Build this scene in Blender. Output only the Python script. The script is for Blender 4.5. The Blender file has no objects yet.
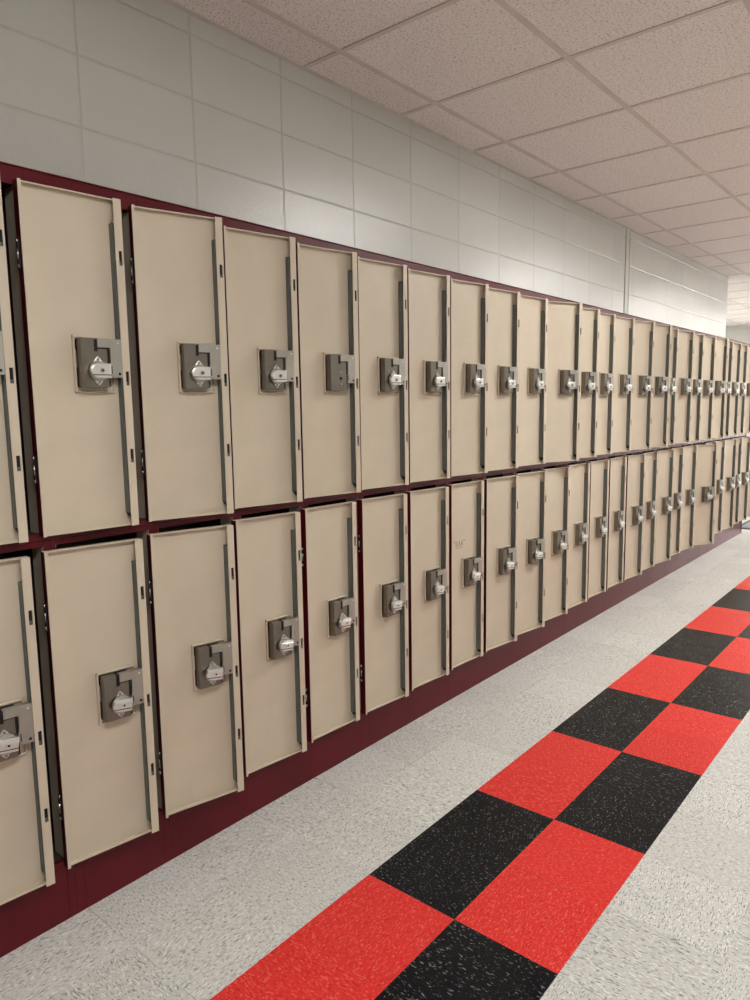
import bpy, bmesh, math, random
from mathutils import Vector, Matrix
random.seed(7)
S = bpy.context.scene
COL = S.collection

# ------------------------------------------------------------------ constants
T = .3048                 # floor tile
XF = -.528                # front plane of the locker frames
XW = -.79                 # block wall plane
XR = 2.35                 # opposite wall of the corridor
HC = 2.695                 # ceiling height
PITCH, Y0 = .3095, -.649  # hinge line of locker i is Y0 + PITCH*i
FIRST, LAST = -1, 24
YEND = Y0 + PITCH*LAST + .0097
YWALL = 6.86
YBACK, YFAR = -9.5, 12.05
GX, GY, G = -.586, .594, .6096   # ceiling grid

# ------------------------------------------------------------------ material helpers
def srgb(r, g, b):
    f = lambda c: (c/255/12.92 if c/255 <= .04045 else ((c/255+.055)/1.055)**2.4)
    return (f(r), f(g), f(b), 1)

class NT:
    def __init__(s, name):
        s.m = bpy.data.materials.new(name); s.m.use_nodes = True
        s.t = s.m.node_tree; s.b = s.t.nodes['Principled BSDF']
    def n(s, typ, **kw):
        o = s.t.nodes.new(typ)
        for k, v in kw.items(): setattr(o, k, v)
        return o
    def link(s, a, b): s.t.links.new(a, b)
    def put(s, sock, v):
        if isinstance(v, bpy.types.NodeSocket): s.link(v, sock)
        else: sock.default_value = v
    def math(s, op, a, b=0., c=0.):
        o = s.n('ShaderNodeMath', operation=op)
        s.put(o.inputs[0], a); s.put(o.inputs[1], b); s.put(o.inputs[2], c)
        return o.outputs[0]
    def mix(s, f, a, b):
        o = s.n('ShaderNodeMix', data_type='RGBA')
        s.put(o.inputs[0], f); s.put(o.inputs[6], a); s.put(o.inputs[7], b)
        return o.outputs[2]
    def ramp(s, v, lo, hi):           # smooth 0..1 between lo and hi
        o = s.n('ShaderNodeMapRange', interpolation_type='SMOOTHSTEP')
        s.put(o.inputs[0], v); o.inputs[1].default_value = lo; o.inputs[2].default_value = hi
        return o.outputs[0]
    def xyz(s):
        c = s.n('ShaderNodeTexCoord'); x = s.n('ShaderNodeSeparateXYZ'); s.link(c.outputs['Object'], x.inputs[0])
        return x.outputs
    def vec(s, x, y, z=0.):
        o = s.n('ShaderNodeCombineXYZ'); s.put(o.inputs[0], x); s.put(o.inputs[1], y); s.put(o.inputs[2], z)
        return o.outputs[0]
    def noise(s, v, scale, detail=2., rough=.5):
        o = s.n('ShaderNodeTexNoise'); 
        if v is not None: s.link(v, o.inputs['Vector'])
        else:
            c = s.n('ShaderNodeTexCoord'); s.link(c.outputs['Object'], o.inputs['Vector'])
        o.inputs['Scale'].default_value = scale; o.inputs['Detail'].default_value = detail
        o.inputs['Roughness'].default_value = rough
        return o.outputs[0]
    def bump(s, h, strength, dist):
        o = s.n('ShaderNodeBump'); o.inputs['Strength'].default_value = strength; o.inputs['Distance'].default_value = dist
        s.link(h, o.inputs['Height']); return o.outputs[0]
    def set(s, **kw):
        for k, v in kw.items(): s.put(s.b.inputs[k.replace('_', ' ')], v)

def paint(name, col, rough, vary=.05, scale=9., bump=.0, spec=.5, bscale=260):
    k = NT(name)
    n = k.noise(None, scale, 3)
    dark = tuple(c*(1-vary*2) for c in col[:3])+(1,); light = tuple(min(1, c*(1+vary)) for c in col[:3])+(1,)
    k.set(Base_Color=k.mix(k.ramp(n, .3, .7), dark, light), Roughness=rough)
    k.b.inputs['Specular IOR Level'].default_value = spec
    if bump: k.set(Normal=k.bump(k.noise(None, bscale, 2), bump, .001))
    return k.m

def metal(name, col, rough, vary=.08):
    k = NT(name)
    c = k.n('ShaderNodeTexCoord'); m = k.n('ShaderNodeMapping'); m.inputs['Scale'].default_value = (60, 60, 900)
    k.link(c.outputs['Object'], m.inputs[0])
    n = k.noise(m.outputs[0], 1, 2)
    blot = k.noise(None, 38, 3)
    dark = tuple(x*(1-vary*2) for x in col[:3])+(1,)
    k.set(Base_Color=k.mix(blot, dark, col), Metallic=1.0, Roughness=k.math('MULTIPLY_ADD', n, .16, rough-.08))
    return k.m

M = {}
M['maroon'] = paint('maroon enamel', srgb(92, 12, 25), .42, .06, 5, .05, .28)
M['beige'] = paint('beige enamel', srgb(209, 195, 174), .42, .02, 7, .06)
M['inside'] = paint('shade darkened locker lining', srgb(64, 60, 54), .5, .04, 6)  # lining colour darkened to carry the shade inside the lockers
M['channel'] = paint('grey green latch channel', srgb(98, 104, 99), .45, .04, 20)
M['dark'] = paint('black parts and recess shade', srgb(22, 21, 20), .7, .02)  # black parts; also colours in the shade of slots and recesses
M['steel'] = metal('dull zinc steel', srgb(138, 132, 123), .36)
M['plate'] = metal('bright zinc plate', srgb(188, 184, 176), .38)
M['chrome'] = metal('polished nickel', srgb(236, 236, 234), .34, .03)
M['pin'] = metal('worn hinge pin', srgb(205, 196, 185), .3)
M['pencil'] = paint('brown pencil', srgb(168, 148, 118), .8, .02)

def floor_mat():
    k = NT('vinyl composition tile')
    x, y, z = k.xyz()
    u = k.math('DIVIDE', x, T); v = k.math('DIVIDE', y, T)
    iu = k.math('FLOOR', u); iv = k.math('FLOOR', v)
    par = k.math('MODULO', k.math('ABSOLUTE', k.math('ADD', iu, iv)), 2)
    def swap(a, b):  # a where par = 0, b where par = 1
        return k.math('ADD', k.math('MULTIPLY', a, k.math('SUBTRACT', 1, par)), k.math('MULTIPLY', b, par))
    p = swap(x, y); q = swap(y, x)
    wob = k.math('MULTIPLY', k.noise(k.vec(x, y), 30, 1), .012)
    cell = k.math('ADD', k.math('MULTIPLY', iu, 3.7), k.math('MULTIPLY', iv, 5.3))
    pv = k.vec(k.math('MULTIPLY', k.math('ADD', p, wob), 80), k.math('MULTIPLY', k.math('ADD', q, wob), 310), cell)
    n1 = k.noise(pv, 1, .6)
    pv2 = k.vec(k.math('MULTIPLY', k.math('ADD', p, wob), 92), k.math('MULTIPLY', k.math('SUBTRACT', q, wob), 300), k.math('ADD', cell, 31.))
    n2 = k.noise(pv2, 1, .6)
    pv3 = k.vec(k.math('MULTIPLY', p, 95), k.math('MULTIPLY', q, 210), k.math('ADD', cell, 77.))
    n3 = k.noise(pv3, 1, 1)
    darkc = k.ramp(n1, .60, .66); lightc = k.ramp(n2, .60, .66); sparse = k.ramp(n2, .665, .72); tanc = k.ramp(n3, .62, .68)
    tvar = k.n('ShaderNodeTexWhiteNoise'); k.link(k.vec(iu, iv), tvar.inputs[0])
    tv = k.math('MULTIPLY_ADD', tvar.outputs[0], .10, .95)
    def body(base, d, l, t, da, la, ta, lightc=lightc):
        c = k.mix(k.math('MULTIPLY', tanc, ta), base, t)
        c = k.mix(k.math('MULTIPLY', darkc, da), c, d)
        return k.mix(k.math('MULTIPLY', lightc, la), c, l)
    white = body(srgb(207, 206, 201), srgb(122, 119, 114), srgb(244, 243, 238), srgb(182, 177, 168), .75, .65, .6)
    white = k.mix(1.0, white, white)
    red = body(srgb(222, 56, 50), srgb(196, 38, 36), srgb(238, 112, 104), srgb(200, 44, 42), .75, .6, .7)
    black = body(srgb(13, 15, 19), srgb(8, 9, 12), srgb(130, 134, 138), srgb(40, 43, 48), .8, .75, .5, sparse)
    # checker band: two columns of cells one tile wide and two tiles long
    ck = k.math('MODULO', k.math('ABSOLUTE', k.math('ADD', iu, k.math('FLOOR', k.math('DIVIDE', v, 2)))), 2)
    band = k.math('MULTIPLY', k.math('GREATER_THAN', u, 0), k.math('LESS_THAN', u, 2))
    col = k.mix(band, white, k.mix(ck, black, red))
    # seams
    fu = k.math('ABSOLUTE', k.math('SUBTRACT', u, k.math('ROUND', u)))
    fv = k.math('ABSOLUTE', k.math('SUBTRACT', v, k.math('ROUND', v)))
    d = k.math('MINIMUM', fu, fv)
    seam = k.math('SUBTRACT', 1, k.ramp(d, .001, .0040))
    breakup = k.ramp(k.noise(k.vec(x, y), 5, 2), .40, .62)
    sc = k.math('MULTIPLY', k.math('MULTIPLY', seam, breakup), .62)
    col = k.mix(sc, col, srgb(70, 66, 60))
    hsv = k.n('ShaderNodeHueSaturation'); k.link(col, hsv.inputs['Color']); k.link(tv, hsv.inputs['Value'])
    rough = k.math('MULTIPLY_ADD', k.noise(k.vec(x, y), 7, 3), .14, .17)
    h = k.math('ADD', k.math('MULTIPLY', k.noise(k.vec(x, y), 9, 2), 1), k.math('MULTIPLY', seam, -.25))
    k.set(Base_Color=hsv.outputs[0], Roughness=rough, Normal=k.bump(h, .12, .004))
    k.b.inputs['Specular IOR Level'].default_value = .17
    return k.m

def block_mat(name, h_axis, off, zoff=2.227):
    """painted concrete block, stack bond: joints every .4064 along h_axis and every .2032 in z"""
    k = NT(name)
    c = k.xyz(); h = c[h_axis]; z = c[2]
    a = k.math('DIVIDE', k.math('SUBTRACT', h, off), .4064); b = k.math('DIVIDE', k.math('SUBTRACT', z, zoff), .2032)
    da = k.math('MULTIPLY', k.math('ABSOLUTE', k.math('SUBTRACT', a, k.math('ROUND', a))), .4064)
    db = k.math('MULTIPLY', k.math('ABSOLUTE', k.math('SUBTRACT', b, k.math('ROUND', b))), .2032)
    d = k.math('MINIMUM', da, db)
    groove = k.ramp(d, .0005, .0055)
    peel = k.noise(k.vec(c[0], c[1], c[2]), 120, 2.5, .55)
    pores = k.ramp(k.noise(k.vec(c[0], c[1], c[2]), 190, 1), .36, .30)
    blk = k.n('ShaderNodeTexWhiteNoise'); k.link(k.vec(k.math('FLOOR', a), k.math('FLOOR', b)), blk.inputs[0])
    base = k.mix(k.noise(None, 2.2, 3), srgb(200, 199, 193), srgb(212, 212, 206))
    base = k.mix(k.math('MULTIPLY', blk.outputs[0], .25), base, srgb(178, 177, 170))
    base = k.mix(k.math('MULTIPLY', k.math('SUBTRACT', 1, groove), .22), base, srgb(150, 147, 140))
    b1 = k.n('ShaderNodeBump'); b1.inputs['Strength'].default_value = .55; b1.inputs['Distance'].default_value = .004
    k.link(groove, b1.inputs['Height'])
    b2 = k.n('ShaderNodeBump'); b2.inputs['Strength'].default_value = .42; b2.inputs['Distance'].default_value = .003
    k.link(k.math('SUBTRACT', peel, k.math('MULTIPLY', pores, .25)), b2.inputs['Height']); k.link(b1.outputs[0], b2.inputs['Normal'])
    k.set(Base_Color=base, Roughness=.19, Normal=b2.outputs[0])
    k.b.inputs['Specular IOR Level'].default_value = .6
    return k.m

def tile_mat():
    k = NT('fissured acoustic tile')
    x, y, z = k.xyz()
    n = k.noise(k.vec(k.math('MULTIPLY', x, 1.0), k.math('MULTIPLY', y, 1.7)), 100, 3, .6)
    fis = k.ramp(n, .44, .39)
    pin = k.ramp(k.noise(k.vec(x, y, 3.), 260, 1), .34, .28)
    f = k.math('MAXIMUM', fis, k.math('MULTIPLY', pin, .7))
    iu = k.math('FLOOR', k.math('DIVIDE', k.math('SUBTRACT', x, GX), G)); iv = k.math('FLOOR', k.math('DIVIDE', k.math('SUBTRACT', y, GY), G))
    w = k.n('ShaderNodeTexWhiteNoise'); k.link(k.vec(iu, iv), w.inputs[0])
    base = k.mix(w.outputs[0], srgb(240, 231, 227), srgb(246, 238, 234))
    col = k.mix(k.math('MULTIPLY', f, .7), base, srgb(160, 142, 134))
    k.set(Base_Color=col, Roughness=.9, Normal=k.bump(k.math('SUBTRACT', 1, f), .35, .002))
    k.b.inputs['Specular IOR Level'].default_value = .1
    return k.m

M['floor'] = floor_mat()
M['block_y'] = block_mat('painted block side wall', 1, .074)
M['block_y2'] = block_mat('painted block side wall past the joint', 1, 4.13)
M['block_x'] = block_mat('painted block end wall', 0, .1)
M['tile'] = tile_mat()
M['grid'] = paint('ceiling grid paint', srgb(214, 203, 196), .55, .03)
M['cove'] = paint('dark vinyl cove base', srgb(58, 58, 62), .5, .05)
M['mat_grey'] = paint('grey carpet mat', srgb(132, 138, 140), .95, .12, 90, .4)
M['mat_edge'] = paint('black rubber mat edge', srgb(48, 50, 52), .7, .05)
M['joint'] = paint('painted joint filler', srgb(196, 195, 188), .35, .03, 12, .2, .6)
M['frame_white'] = paint('white lamp housing', srgb(225, 224, 220), .4, .02)

def emit(name, col, strength, stripes=0):
    k = NT(name)
    k.set(Base_Color=(.8, .8, .8, 1), Roughness=.5)
    k.b.inputs['Emission Color'].default_value = col
    k.b.inputs['Emission Strength'].default_value = strength
    return k.m
LAMP = (1.0, .997, .972, 1)
M['lamp'] = emit('prismatic lamp diffuser', LAMP, 12.0)
M['door_glow'] = emit('added door glow', (1, .98, .96, 1), 4.5)  # glowing pane of the added far doors, put in for its light

# ------------------------------------------------------------------ mesh helpers
class MB:
    """collects shapes and links them as one mesh object"""
    def __init__(s, *mats): s.bm = bmesh.new(); s.mats = [M[m] for m in mats]
    def box(s, x0, x1, y0, y1, z0, z1, mi=0, bev=0., seg=1, faces=None):
        vs = [s.bm.verts.new((x, y, z)) for x in (x0, x1) for y in (y0, y1) for z in (z0, z1)]
        F = {'-x': (0, 1, 3, 2), '+x': (4, 6, 7, 5), '-y': (0, 4, 5, 1), '+y': (2, 3, 7, 6), '-z': (0, 2, 6, 4), '+z': (1, 5, 7, 3)}
        out = []
        for key, ix in F.items():
            f = s.bm.faces.new([vs[i] for i in ix]); f.material_index = (faces or {}).get(key, mi); out.append(f)
        if bev:
            es = list({e for f in out for e in f.edges})
            r = bmesh.ops.bevel(s.bm, geom=es, offset=bev, segments=seg, profile=.5, affect='EDGES')
            for f in r['faces']: f.material_index = mi
        return out
    def prism(s, pts, y0, y1, mi=0, bev=0.):
        """polygon in x,z extruded from y0 to y1"""
        a = [s.bm.verts.new((x, y0, z)) for x, z in pts]; b = [s.bm.verts.new((x, y1, z)) for x, z in pts]
        fs = [s.bm.faces.new(a), s.bm.faces.new(b[::-1])]
        for i in range(len(pts)):
            j = (i+1) % len(pts); fs.append(s.bm.faces.new((a[j], a[i], b[i], b[j])))
        for f in fs: f.material_index = mi
        bmesh.ops.recalc_face_normals(s.bm, faces=fs)
        if bev:
            es = list(fs[0].edges) if y0 < y1 else list(fs[1].edges)
            r = bmesh.ops.bevel(s.bm, geom=es, offset=bev, segments=2, profile=.5, affect='EDGES')
            for f in r['faces']: f.material_index = mi
    def cyl(s, c, axis, r0, r1, h, mi=0, n=24, bev=0.):
        rot = {'y': Matrix.Rotation(math.pi/2, 4, 'X'), 'z': Matrix.Identity(4)}[axis]
        r = bmesh.ops.create_cone(s.bm, cap_ends=True, segments=n, radius1=r0, radius2=r1, depth=h, matrix=Matrix.Translation(c) @ rot)
        fs = {f for v in r['verts'] for f in v.link_faces}
        for f in fs: f.material_index = mi; f.smooth = len(f.verts) == 4
        return fs
    def mesh(s, name):
        me = bpy.data.meshes.new(name); s.bm.to_mesh(me); s.bm.free()
        for m in s.mats: me.materials.append(m)
        return me

def ob(name, me, parent=None, loc=(0, 0, 0), rz=0.):
    if isinstance(me, MB): me = me.mesh(name)
    o = bpy.data.objects.new(name, me); COL.objects.link(o)
    o.location = loc; o.rotation_euler = (0, 0, rz)
    if parent: o.parent = parent
    return o
def tag(o, label=None, cat=None, group=None, kind=None):
    if label: o['label'] = label
    if cat: o['category'] = cat
    if group: o['group'] = group
    if kind: o['kind'] = kind
    return o
def struct(name, me, label=None, loc=(0, 0, 0), parent=None):
    return tag(ob(name, me, parent, loc), label, None, None, 'structure')

# ------------------------------------------------------------------ the room
b = MB('floor'); b.box(-7, XR+.1, YBACK, YFAR+.1, -.06, 0); struct('floor', b, 'white speckled vinyl tile floor with a red and black checker band')

b = MB('block_y', 'block_y2')
b.box(XW-.15, XW, YBACK, 3.955, 0, HC+.02, 0)
b.box(XW-.15, XW, 4.055, YWALL, 0, HC+.02, 1)
b.box(XW-.15, XW-.004, 3.955, 4.055, 0, HC+.02, 1)
struct('wall_left', b, 'glossy pale grey painted block wall above the lockers')
b = MB('joint')
b.box(XW-.004, XW+.003, 3.972, 4.040, 1.985, HC, 0, .0025, 2)
struct('trim_1', b, 'vertical grey joint strip on the block wall')
b = MB('block_y'); b.box(XR, XR+.1, YBACK, YFAR, 0, HC+.02); struct('wall_right', b, 'pale block wall across the corridor')
b = MB('block_x'); b.box(-7, XR+.1, YFAR, YFAR+.15, 0, HC+.02); struct('wall_far', b, 'pale block wall at the far end beyond the lockers')
b = MB('block_x'); b.box(XW-.15, XR+.1, YBACK-.15, YBACK, 0, HC+.02); struct('wall_back', b, 'pale block wall behind the viewer')
b = MB('block_x'); b.box(-7, XW-.15, YWALL-.15, YWALL, 0, HC+.02); struct('wall_near', b, 'pale block wall returning behind the lockers')
b = MB('block_y'); b.box(-7.15, -7, YWALL-.15, YFAR+.15, 0, HC+.02); struct('wall_side', b, 'pale block wall closing the far lobby')

b = MB('cove')
b.box(-7, XR, YFAR-.006, YFAR, 0, .10); struct('baseboard_far', b)
b = MB('cove'); b.box(XR-.006, XR, YBACK, YFAR-.006, 0, .10); struct('baseboard_right', b)

# ceiling: square acoustic tiles laid in an exposed T grid, two-tile openings left for the lamps
LX0 = GX + 2*G                                       # lamps sit in the column over the middle of the corridor
lamp_rows = [(LX0, GY + G*k) for k in (2, 7, 12, 17)] + [(LX0 + G, GY - 4*G)]
lobby = [(GX - G*k, GY + G*r) for k in (5, 8) for r in (12, 16)]
cells = set()
for (x, y) in lamp_rows + lobby:
    i = round((x-GX)/G); j = round((y-GY)/G); cells |= {(i, j), (i, j+1)}
b = MB('tile')
hz = .0115
for i in range(-11, 6):
    for j in range(-18, 20):
        if (i, j) in cells: continue
        x0, x1 = max(GX+G*i+hz, -7), min(GX+G*(i+1)-hz, XR); y0, y1 = max(GY+G*j+hz, YBACK), min(GY+G*(j+1)-hz, YFAR)
        lim = XW if GY+G*j+.05 < YWALL-.15 else -7
        x0 = max(x0, lim)
        if x1-x0 < .03 or y1-y0 < .03: continue
        b.box(x0, x1, y0, y1, HC+.002, HC+.017)
struct('ceiling', b, 'suspended ceiling of pinkish white fissured square tiles')
b = MB('grid')
for i in range(-11, 6):
    x = GX+G*i
    if x < XW: b.box(x-.012, x+.012, YWALL, YFAR, HC-.001, HC+.003)
    elif x < XR: b.box(x-.012, x+.012, YBACK, YFAR, HC-.001, HC+.003)
for j in range(-16, 20):
    y = GY+G*j
    if y < YFAR: b.box(XW if y < YWALL else -7, XR, y-.0095, y+.0120, HC-.0005, HC+.003)
b.box(XW, XW+.019, YBACK, YWALL, HC-.001, HC+.004); b.box(-7, XR, YFAR-.019, YFAR, HC-.001, HC+.004)
b.box(XR-.019, XR, YBACK, YFAR, HC-.001, HC+.004)
struct('trim_2', b, 'thin painted metal grid holding the ceiling tiles')
b = MB('tile'); b.box(-7.2, XR+.1, YBACK-.1, YFAR+.1, HC+.12, HC+.15); struct('ceiling_slab', b)

# lamps in the grid
fm = MB('frame_white')
fm.box(.008, .030, .008, 2*G-.008, .002, .06); fm.box(G-.030, G-.008, .008, 2*G-.008, .002, .06)
fm.box(.030, G-.030, .008, .030, .002, .06); fm.box(.030, G-.030, 2*G-.030, 2*G-.008, .002, .06)
fm.box(.008, G-.008, .008, 2*G-.008, .060, .064)
fmesh = fm.mesh('lamp_frame')
dm = MB('lamp'); dm.box(.030, G-.030, .030, 2*G-.030, .006, .010); dmesh = dm.mesh('diffuser')
for n, (x, y) in enumerate(lamp_rows + lobby):
    t = tag(ob('ceiling_light', None, None, (x, y, HC)), 'white recessed ceiling light with a flat glowing diffuser', 'ceiling light', 'recessed ceiling lights')
    ob('housing', fmesh, t); ob('diffuser', dmesh, t)

# glowing doors added in the far wall, out of view, to light the scene
dx = MB('door_glow'); dx.box(-.3, 1.5, YFAR-.05, YFAR-.045, .12, 2.05)
w = struct('added_door_1', MB('frame_white'), 'unseen glazed doors added in the far wall for light')
w.data = (lambda m: ([m.box(*a) for a in ((-.36, -.30, YFAR-.07, YFAR, 0, 2.12), (1.5, 1.56, YFAR-.07, YFAR, 0, 2.12), (.57, .63, YFAR-.07, YFAR, 0, 2.05),
         (-.30, 1.5, YFAR-.07, YFAR, 2.05, 2.12), (-.30, .57, YFAR-.07, YFAR, 0, .12), (.63, 1.5, YFAR-.07, YFAR, 0, .12))], m.mesh('door_frame'))[1])(MB('frame_white'))
ob('glass', dx, w)

# ------------------------------------------------------------------ lockers
ZU, ZL, DH = 1.0775, .1665, .872                # bottoms of the upper and lower doors, door height
CY0, CY1 = -.2998, .0097                       # a cell in y from its hinge line
OY0, OY1 = -.287, -.010
def cabinet(z0, z1, o0, o1, endcap=False):
    """body shell and face frame, origin on the hinge line at the front plane, floor level"""
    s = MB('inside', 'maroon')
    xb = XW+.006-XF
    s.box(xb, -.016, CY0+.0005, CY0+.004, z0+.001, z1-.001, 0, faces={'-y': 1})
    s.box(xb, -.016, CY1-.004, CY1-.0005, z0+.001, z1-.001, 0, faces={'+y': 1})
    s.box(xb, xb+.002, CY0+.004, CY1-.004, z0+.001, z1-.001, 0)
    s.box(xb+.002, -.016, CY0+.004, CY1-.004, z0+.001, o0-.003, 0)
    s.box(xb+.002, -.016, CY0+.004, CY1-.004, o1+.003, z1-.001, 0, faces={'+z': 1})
    f = MB('maroon', 'beige')
    g = .0004
    f.box(-.062, -.0004, OY1-.0008, OY1, o0, o1, 1); f.box(-.062, -.0004, OY0, OY0+.0008, o0, o1, 1)
    f.box(-.016, 0, CY0+g, OY0, z0+.001, z1); f.box(-.016, 0, OY1, CY1-g, z0+.001, z1)
    f.box(-.016, -.0003, OY0, OY1, z0+.001, o0); f.box(-.016, -.0003, OY0, OY1, o1, z1)
    return s.mesh('cabinet'), f.mesh('face_frame')
up_c = cabinet(1.063, 1.984, 1.081, 1.942)
lo_c = cabinet(.150, 1.063, .174, 1.048)

# door: local x from hinge to free edge, local -y towards the viewer, z up from its bottom edge
W = .2615
def door_mesh():
    d = MB('beige', 'maroon')
    D = .026
    d.box(0, W, 0, .0015, 0, DH, 1, faces={'-y': 0})                                     # pan sheet, outside maroon
    d.box(0, .0016, -D, 0, 0, DH, 0, faces={'-x': 1})                                    # hinge flange
    d.box(.0002, .0085, -D-.0012, -D+.0012, 0, DH, 0, .0009, 2)                          # its rolled edge
    d.box(.0016, W-.002, -.015, 0, 0, .0016, 0)                                          # bottom flange
    d.box(.0016, W-.002, -.0155, -.0135, .0, .006, 0)
    d.box(.0016, W-.002, -.015, 0, DH-.0016, DH, 0)                                      # top flange
    d.box(.0016, W-.002, -.0155, -.0135, DH-.0035, DH, 0)
    d.box(W-.0016, W, -D, .0, 0, DH, 0, faces={'+x': 1})                                 # free flange
    # return lip with three slots
    sl = [(.194, .0375), (.404, .0375), (.720, .0375)]
    L0, L1 = W-.0220, W
    zs = [0]
    for z, h in sl: zs += [z-h/2, z+h/2]
    zs.append(DH)
    d.box(L0, L0+.0085, -D-.0008, -D+.0008, 0, DH, 0); d.box(L1-.0045, L1, -D-.0008, -D+.0008, 0, DH, 0)
    for i in range(0, len(zs), 2): d.box(L0+.0085, L1-.0045, -D-.0008, -D+.0008, zs[i], zs[i+1], 0)
    for z in (.118, .790):                                                                # spot welds
        d.cyl((L0+.0105, -D-.0009, z), 'y', .0034, .0030, .0012, 0, 12)
        d.box(L0+.0085, L0+.0125, -D-.0016, -D-.0012, z-.0005, z+.0012, 0)
    # raised rim of the lock opening
    a0, a1, c0, c1 = .116, .225, .366, .5135
    for q in ((a0, a0+.0062, c0, c1), (a1-.004, a1, c0, c1), (a0, a1, c1-.0062, c1), (a0, a1, c0, c0+.0045)):
        d.box(q[0], q[1], -.0085, 0, q[2], q[3], 0, .0016)
    return d.mesh('door')
def bar_mesh():
    d = MB('channel', 'dark')
    x0, x1 = W-.0245, W-.0025
    d.box(x0, x0+.0015, -.0190, -.0005, .036, .810); d.box(x0, x1, -.0200, -.0190, .036, .810)
    d.box(x0, x1, -.0190, -.0005, .808, .810)
    d.prism([(x0, .036), (x0+.012, .020), (x0+.012, .036)], -.0200, -.002, 1)
    for z in (.194, .404, .720): d.box(W-.0135, W-.0045, -.0214, -.0201, z-.0085, z+.0182, 1)  # black plates behind the lip slots, in place of shade
    return d.mesh('latch_bar')
CZ = .4385     # centre height of the lock
def case_mesh():
    d = MB('steel', 'dark')
    z0, z1 = .379, .5055
    F = .0345
    d.box(.107, .182, -F+.003, -.0005, z0+.002, z1-.002, 1)                               # black box putting the shade of the slots into colour
    zm = z1-.026
    d.prism([(.106, z0), (.1745, z0), (.1745, zm), (.1490, zm), (.1490, zm-.007), (.1400, zm-.007), (.1400, z1), (.106, z1)], -F, -F+.0028, 0, .0007)
    # left cheek with two notches at its foot, lower and upper cheeks
    d.box(.1052, .1072, -F+.0008, -.0062, z0+.0005, z1-.0005, 0)
    d.box(.1048, .1056, -.0075, -.0006, z0+.002, z0+.052, 1); d.box(.1048, .1056, -.0075, -.0006, z1-.028, z1-.003, 1)
    d.box(.1072, .176, -F+.0008, -.0005, z0-.0006, z0+.0014, 0); d.box(.1072, .1405, -F+.0008, -.0005, z1-.0014, z1+.0006, 0)
    d.box(.176, .1775, -F+.0012, -.02, z0+.001, zm-.042, 0)
    bmesh.ops.translate(d.bm, vec=(.02, 0, 0), verts=d.bm.verts[:])
    return d.mesh('lock_case')
def plate_mesh():
    d = MB('plate', 'dark', 'chrome')
    z0, z1 = .379, .5055
    F = .0345
    zb = z0+.026
    d.prism([(.1490, z1-.023), (.1830, z1-.023), (.1830, z0+.066), (.1805, z0+.060), (.1805, zb), (.2140, zb), (.2160, zb+.003), (.2160, z1+.0005), (.1490, z1+.0005)], -F-.0012, -F+.0012, 0, .0005)
    d.box(.1495, .215, -F+.0012, -F+.016, z1-.0016, z1+.0002, 0); d.box(.2146, .2158, -F+.0012, -.0240, zb+.002, z1-.002, 0)
    d.cyl((.2065, -F-.0013, zb+.010), 'y', .0038, .0038, .0008, 1, 14)
    d.cyl((.2060, -F-.0013, z1-.010), 'y', .0032, .0026, .0014, 2, 14)
    d.box(.1838, .1862, -F-.0016, -F-.0012, zb+.010, zb+.030, 1)
    bmesh.ops.translate(d.bm, vec=(.02, 0, 0), verts=d.bm.verts[:])
    return d.mesh('bolt_plate')
def knob_mesh(kind):
    """diamond escutcheon, round boss and finger block; kind 0 horizontal block, 1 turned block, 2 only the screws left"""
    d = MB('chrome', 'plate', 'dark')
    F = .0345; cx, cz = .1475, CZ-.005-.012
    if kind == 2:
        d.cyl((cx+.002, -F-.0006, cz), 'y', .0060, .0060, .0014, 2, 18)
        for dz in (-.021, .021): d.cyl((cx+.002, -F-.001, cz+dz), 'y', .0036, .0028, .002, 0, 14)
        d.box(cx-.001, cx+.005, -F-.0016, -F-.0012, cz+.020, cz+.0215, 2)
        bmesh.ops.translate(d.bm, vec=(.02, 0, 0), verts=d.bm.verts[:])
        return d.mesh('lock_screws')
    R = .0270
    pts = []
    for k in range(40):                              # rounded diamond standing on a corner
        a = 2*math.pi*k/40
        r = .0375/(abs(math.cos(a))**1.3*1.6+abs(math.sin(a))**1.3)
        pts.append((cx+r*math.cos(a), cz+r*math.sin(a)))
    d.prism(pts, -F-.0028, -F-.0002, 0, .0008)
    d.cyl((cx, -F-.006, cz), 'y', R, R*.95, .0065, 1, 32)
    for dz in (-.0305, .0305):
        d.cyl((cx, -F-.0031, cz+dz), 'y', .0042, .0035, .0024, 1, 14); d.box(cx-.0032, cx+.0032, -F-.0047, -F-.0040, cz+dz-.0006, cz+dz+.0006, 2)
    rot = Matrix.Translation((cx, 0, cz)) @ Matrix.Rotation({0: 0., 1: math.radians(7)}[kind], 4, 'Y') @ Matrix.Translation((-cx, 0, -cz))
    n0 = len(d.bm.verts); before = set(d.bm.verts)
    hh = .0190 if kind == 0 else .0180
    q = [(cx+.0275, cz-hh), (cx+.0275, cz+hh)] + [(cx-.004+.0235*math.cos(a), cz+hh*math.sin(a)) for a in [math.pi/2+math.pi*k/10 for k in range(11)]]
    d.prism(q[:2]+q[2:], -F-.0185, -F-.0085, 0, .0022)
    d.box(cx-.023, cx+.0272, -F-.0190, -F-.0160, cz-hh*.62, cz-hh*.50, 2)
    if kind == 1: d.box(cx-.023, cx+.0272, -F-.0205, -F-.0160, cz+hh*.30, cz+hh*.62, 0, .0010)
    d.cyl((cx+.003, -F-.0192, cz+.001), 'y', .0066, .0056, .0030, 1 if kind == 0 else 0, 18)
    d.cyl((cx+.003, -F-.0208, cz+.001), 'y', .0030, .0030, .0008, 2, 10)
    new = [v for v in d.bm.verts if v not in before]
    bmesh.ops.transform(d.bm, matrix=rot, verts=new)
    bmesh.ops.translate(d.bm, vec=(.02, 0, 0), verts=d.bm.verts[:])
    return d.mesh('lock_knob')
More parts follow.
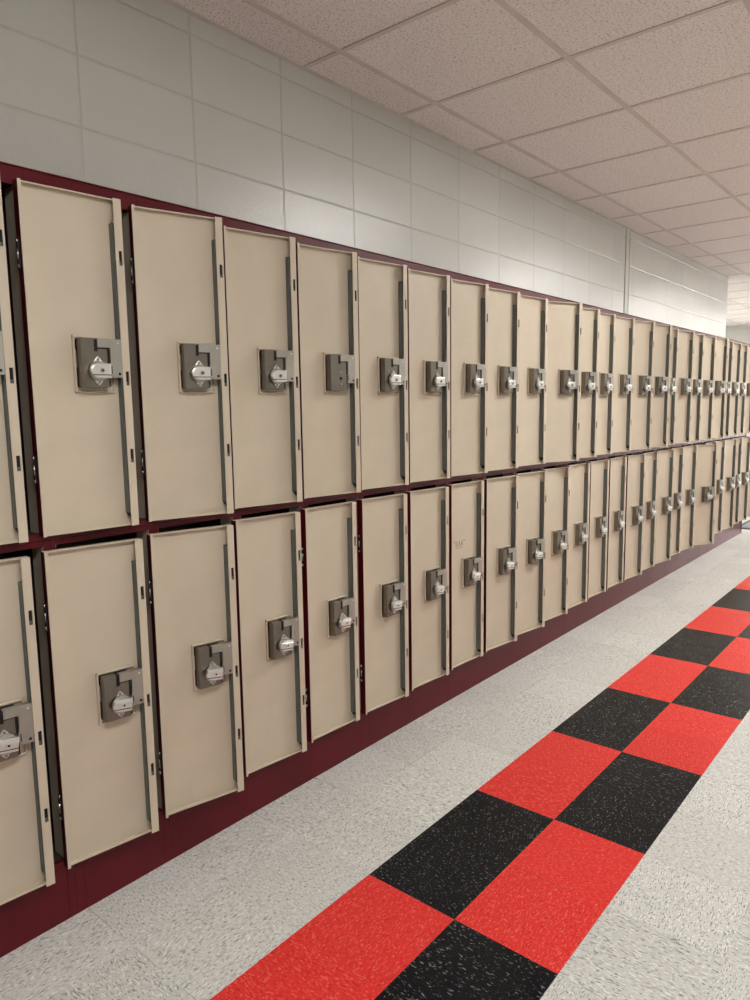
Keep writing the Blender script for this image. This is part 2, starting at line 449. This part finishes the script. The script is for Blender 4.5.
def hinge_mesh():
    d = MB('pin', 'dark')
    for k, (z0, z1) in enumerate(((-.034, -.026), (-.014, .012), (.026, .034))):
        d.cyl((-.0035, -.008, (z0+z1)/2), 'z', .0035, .0035, z1-z0, 0, 12)
    d.cyl((-.0035, -.008, 0), 'z', .0024, .0024, .07, 1, 10)
    d.box(-.0035, .0002, -.012, -.004, -.036, .036, 1)
    return d.mesh('hinge')
DOOR, BAR, CASE, PLATE, HINGE = door_mesh(), bar_mesh(), case_mesh(), plate_mesh(), hinge_mesh()
KNOB = [knob_mesh(0), knob_mesh(1), knob_mesh(2)]

UA = {-1: 6, 0: 4, 1: 15.0, 2: 10, 3: 9.25, 4: 7.0, 5: 6.0, 6: 7.5, 7: 6.0, 8: 5.25, 9: 20.25, 10: 12.75, 11: 6.25, 12: 8.0, 13: 15.25,
      14: 19.75, 15: 7.25, 16: 14.0, 17: 11.0, 18: 14.0, 19: 20.0, 20: 11.5, 21: 11.0, 22: 8.0, 23: 10, 24: 10}
LA = {-1: 6, 0: 8, 1: 13.0, 2: 6.0, 3: 2.0, 4: 4.5, 5: 4.0, 6: 2.75, 7: 7.25, 8: 8.0, 9: 6.25, 10: 3.25, 11: 2.4, 12: 1.8, 13: 6.75,
      14: 3.0, 15: 8.5, 16: 3.0, 17: 6.75, 18: 29.25, 19: 5, 20: 4.75, 21: 11.5, 22: 6.25, 23: 8.75, 24: 7}
ORD = ['first', 'second', 'third', 'fourth', 'fifth', 'sixth', 'seventh', 'eighth', 'ninth', 'tenth', 'eleventh', 'twelfth', 'thirteenth', 'fourteenth',
       'fifteenth', 'sixteenth', 'seventeenth', 'eighteenth', 'nineteenth', 'twentieth', 'twenty-first', 'twenty-second', 'twenty-third', 'twenty-fourth',
       'twenty-fifth', 'twenty-sixth']

def make_locker(i, upper):
    yh = Y0 + PITCH*i
    row = 'upper' if upper else 'lower'
    o = ORD[i-FIRST]
    label = f'{row} maroon and beige locker with open door, {o} from left in {"top" if upper else "bottom"} row'
    if upper and i == 3: label = 'upper beige locker whose open door lock lacks its knob, fifth in the top row'
    if upper and i == 9: label = 'upper beige locker with door swung wide, eleventh from the left in the top row'
    if not upper and i == 6: label = 'lower beige locker with faint pencil scribble on its open door'
    if not upper and i == 18: label = 'lower locker with the widest open door, shaded brownish, near the far end'
    if i == FIRST: label = f'{row} locker with open door cut off by the left edge of the photo'
    if i == LAST: label = f'{row} locker with open door at the far end of the {"top" if upper else "bottom"} row'
    c, f = up_c if upper else lo_c
    t = tag(ob('locker', None, None, (XF, yh, .150 if not upper else 1.063)), label, 'locker', f'{row} row of lockers')
    zb = t.location.z
    ob('cabinet', c, t, (0, 0, -zb)); ob('face_frame', f, t, (0, 0, -zb))
    ang = (UA if upper else LA)[i]
    d = ob('door', DOOR, t, (-.521-XF, -.020, (ZU if upper else ZL)-zb), math.radians(90-ang))
    ob('latch_bar', BAR, d); ob('lock_case', CASE, d); ob('bolt_plate', PLATE, d)
    if upper and i == 3: tag(ob('lock_screws', KNOB[2], d), 'bare screws and spindle hole where the knob is missing')
    else: ob('lock_knob', KNOB[0 if upper else 1], d)
    for z in (.172, .70): ob('hinge', HINGE, d, (0, 0, z))
    return t, d

for i in range(FIRST, LAST+1):
    for upper in (True, False):
        t, d = make_locker(i, upper)
        if i == 6 and not upper:       # faint pencil writing on the door
            pm = MB('pencil')
            def stroke(*pts, w=.0016):
                for (xa, za), (xc, zc) in zip(pts, pts[1:]):
                    L = math.hypot(xc-xa, zc-za); nx, nz = -(zc-za)/L*w, (xc-xa)/L*w
                    pm.prism([(xa-nx, za-nz), (xc-nx, zc-nz), (xc+nx, zc+nz), (xa+nx, za+nz)], -.0004, .0002)
            stroke((0, .040), (.003, .032)); stroke((.006, .041), (.008, .033))
            stroke((.014, .008), (.015, .036)); stroke((.015, .036), (.026, .034), (.027, .026), (.016, .022)); stroke((.018, .021), (.030, .009))
            stroke((.036, .010), (.042, .037), (.050, .010)); stroke((.039, .020), (.047, .020))
            stroke((.056, .012), (.062, .036), (.069, .012)); stroke((.058, .021), (.067, .021))
            stroke((.076, .040), (.077, .033)); stroke((.081, .040), (.081, .033))
            stroke((.014, .003), (.070, .004))
            tag(ob('pencil_mark', pm, d, (.055, -.0003, .562)), 'faint brown pencil scribble')

# plinth under the row: one panel per column with narrow seams
b = MB('maroon', 'dark')
ys, ye = Y0+PITCH*FIRST+CY0, YEND
b.box(XW+.01, XF-.012, ys, ye, .0005, .148, 0)
for i in range(FIRST, LAST+1):
    y = Y0+PITCH*i
    for (a, c) in ((CY0, -.272), (-.272, -.012), (-.012, CY1)):
        b.box(XF-.012, XF-.0004, y+a+.0004, y+c-.0004, .0005, .1505, 0)
tag(ob('plinth', b), 'long dark maroon plinth with narrow seams under the bottom row of lockers', 'base')
# far end panel closing the row
b = MB('maroon'); b.box(XW+.008, XF+.004, YEND+.0006, YEND+.012, .0005, 1.984, 0, .002)
tag(ob('end_panel', b), 'maroon side panel closing the far end of the locker row', 'panel')
# top trim along the face
b = MB('maroon'); b.box(XW+.008, XF+.003, ys, YEND, 1.9845, 1.989, 0, .0015)
tag(ob('capping_strip', b), 'thin maroon capping strip along the top of the locker row', 'capping strip')

# grey mat past the lockers
b = MB('mat_grey', 'mat_edge')
b.box(-.62, 1.6, 7.13, 11.6, .0005, .011, 0, .003); 
b.box(-.66, 1.64, 7.08, 7.13, .0005, .007, 1, .002); b.box(-.66, 1.64, 11.6, 11.65, .0005, .007, 1, .002)
b.box(-.66, -.62, 7.13, 11.6, .0005, .007, 1, .002); b.box(1.6, 1.64, 7.13, 11.6, .0005, .007, 1, .002)
tag(ob('floor_mat', b), 'grey mat on the floor beyond the far end of the lockers', 'mat')

# ------------------------------------------------------------------ camera
cam = bpy.data.cameras.new('camera'); co = bpy.data.objects.new('camera', cam); COL.objects.link(co)
R = Matrix(((0.76828369, -0.07088029, 0.63617305), (0.63994044, 0.10789079, -0.7608126), (-0.01471059, 0.99163278, 0.1282499)))
co.matrix_world = Matrix.Translation((1.299017, -1.500827, 1.392497)) @ R.to_4x4()
cam.sensor_fit = 'VERTICAL'; cam.sensor_height = 36; cam.sensor_width = 27
cam.lens = 713.088*36/1000
cam.clip_start = .05
S.camera = co

w = bpy.data.worlds.new('world'); S.world = w; w.use_nodes = True
w.node_tree.nodes['Background'].inputs[0].default_value = (.8, .85, 1, 1); w.node_tree.nodes['Background'].inputs[1].default_value = .05
S.view_settings.view_transform = 'Standard'; S.view_settings.look = 'None'
S.view_settings.exposure = 1.0; S.view_settings.gamma = 1; S.view_settings.use_curve_mapping = False
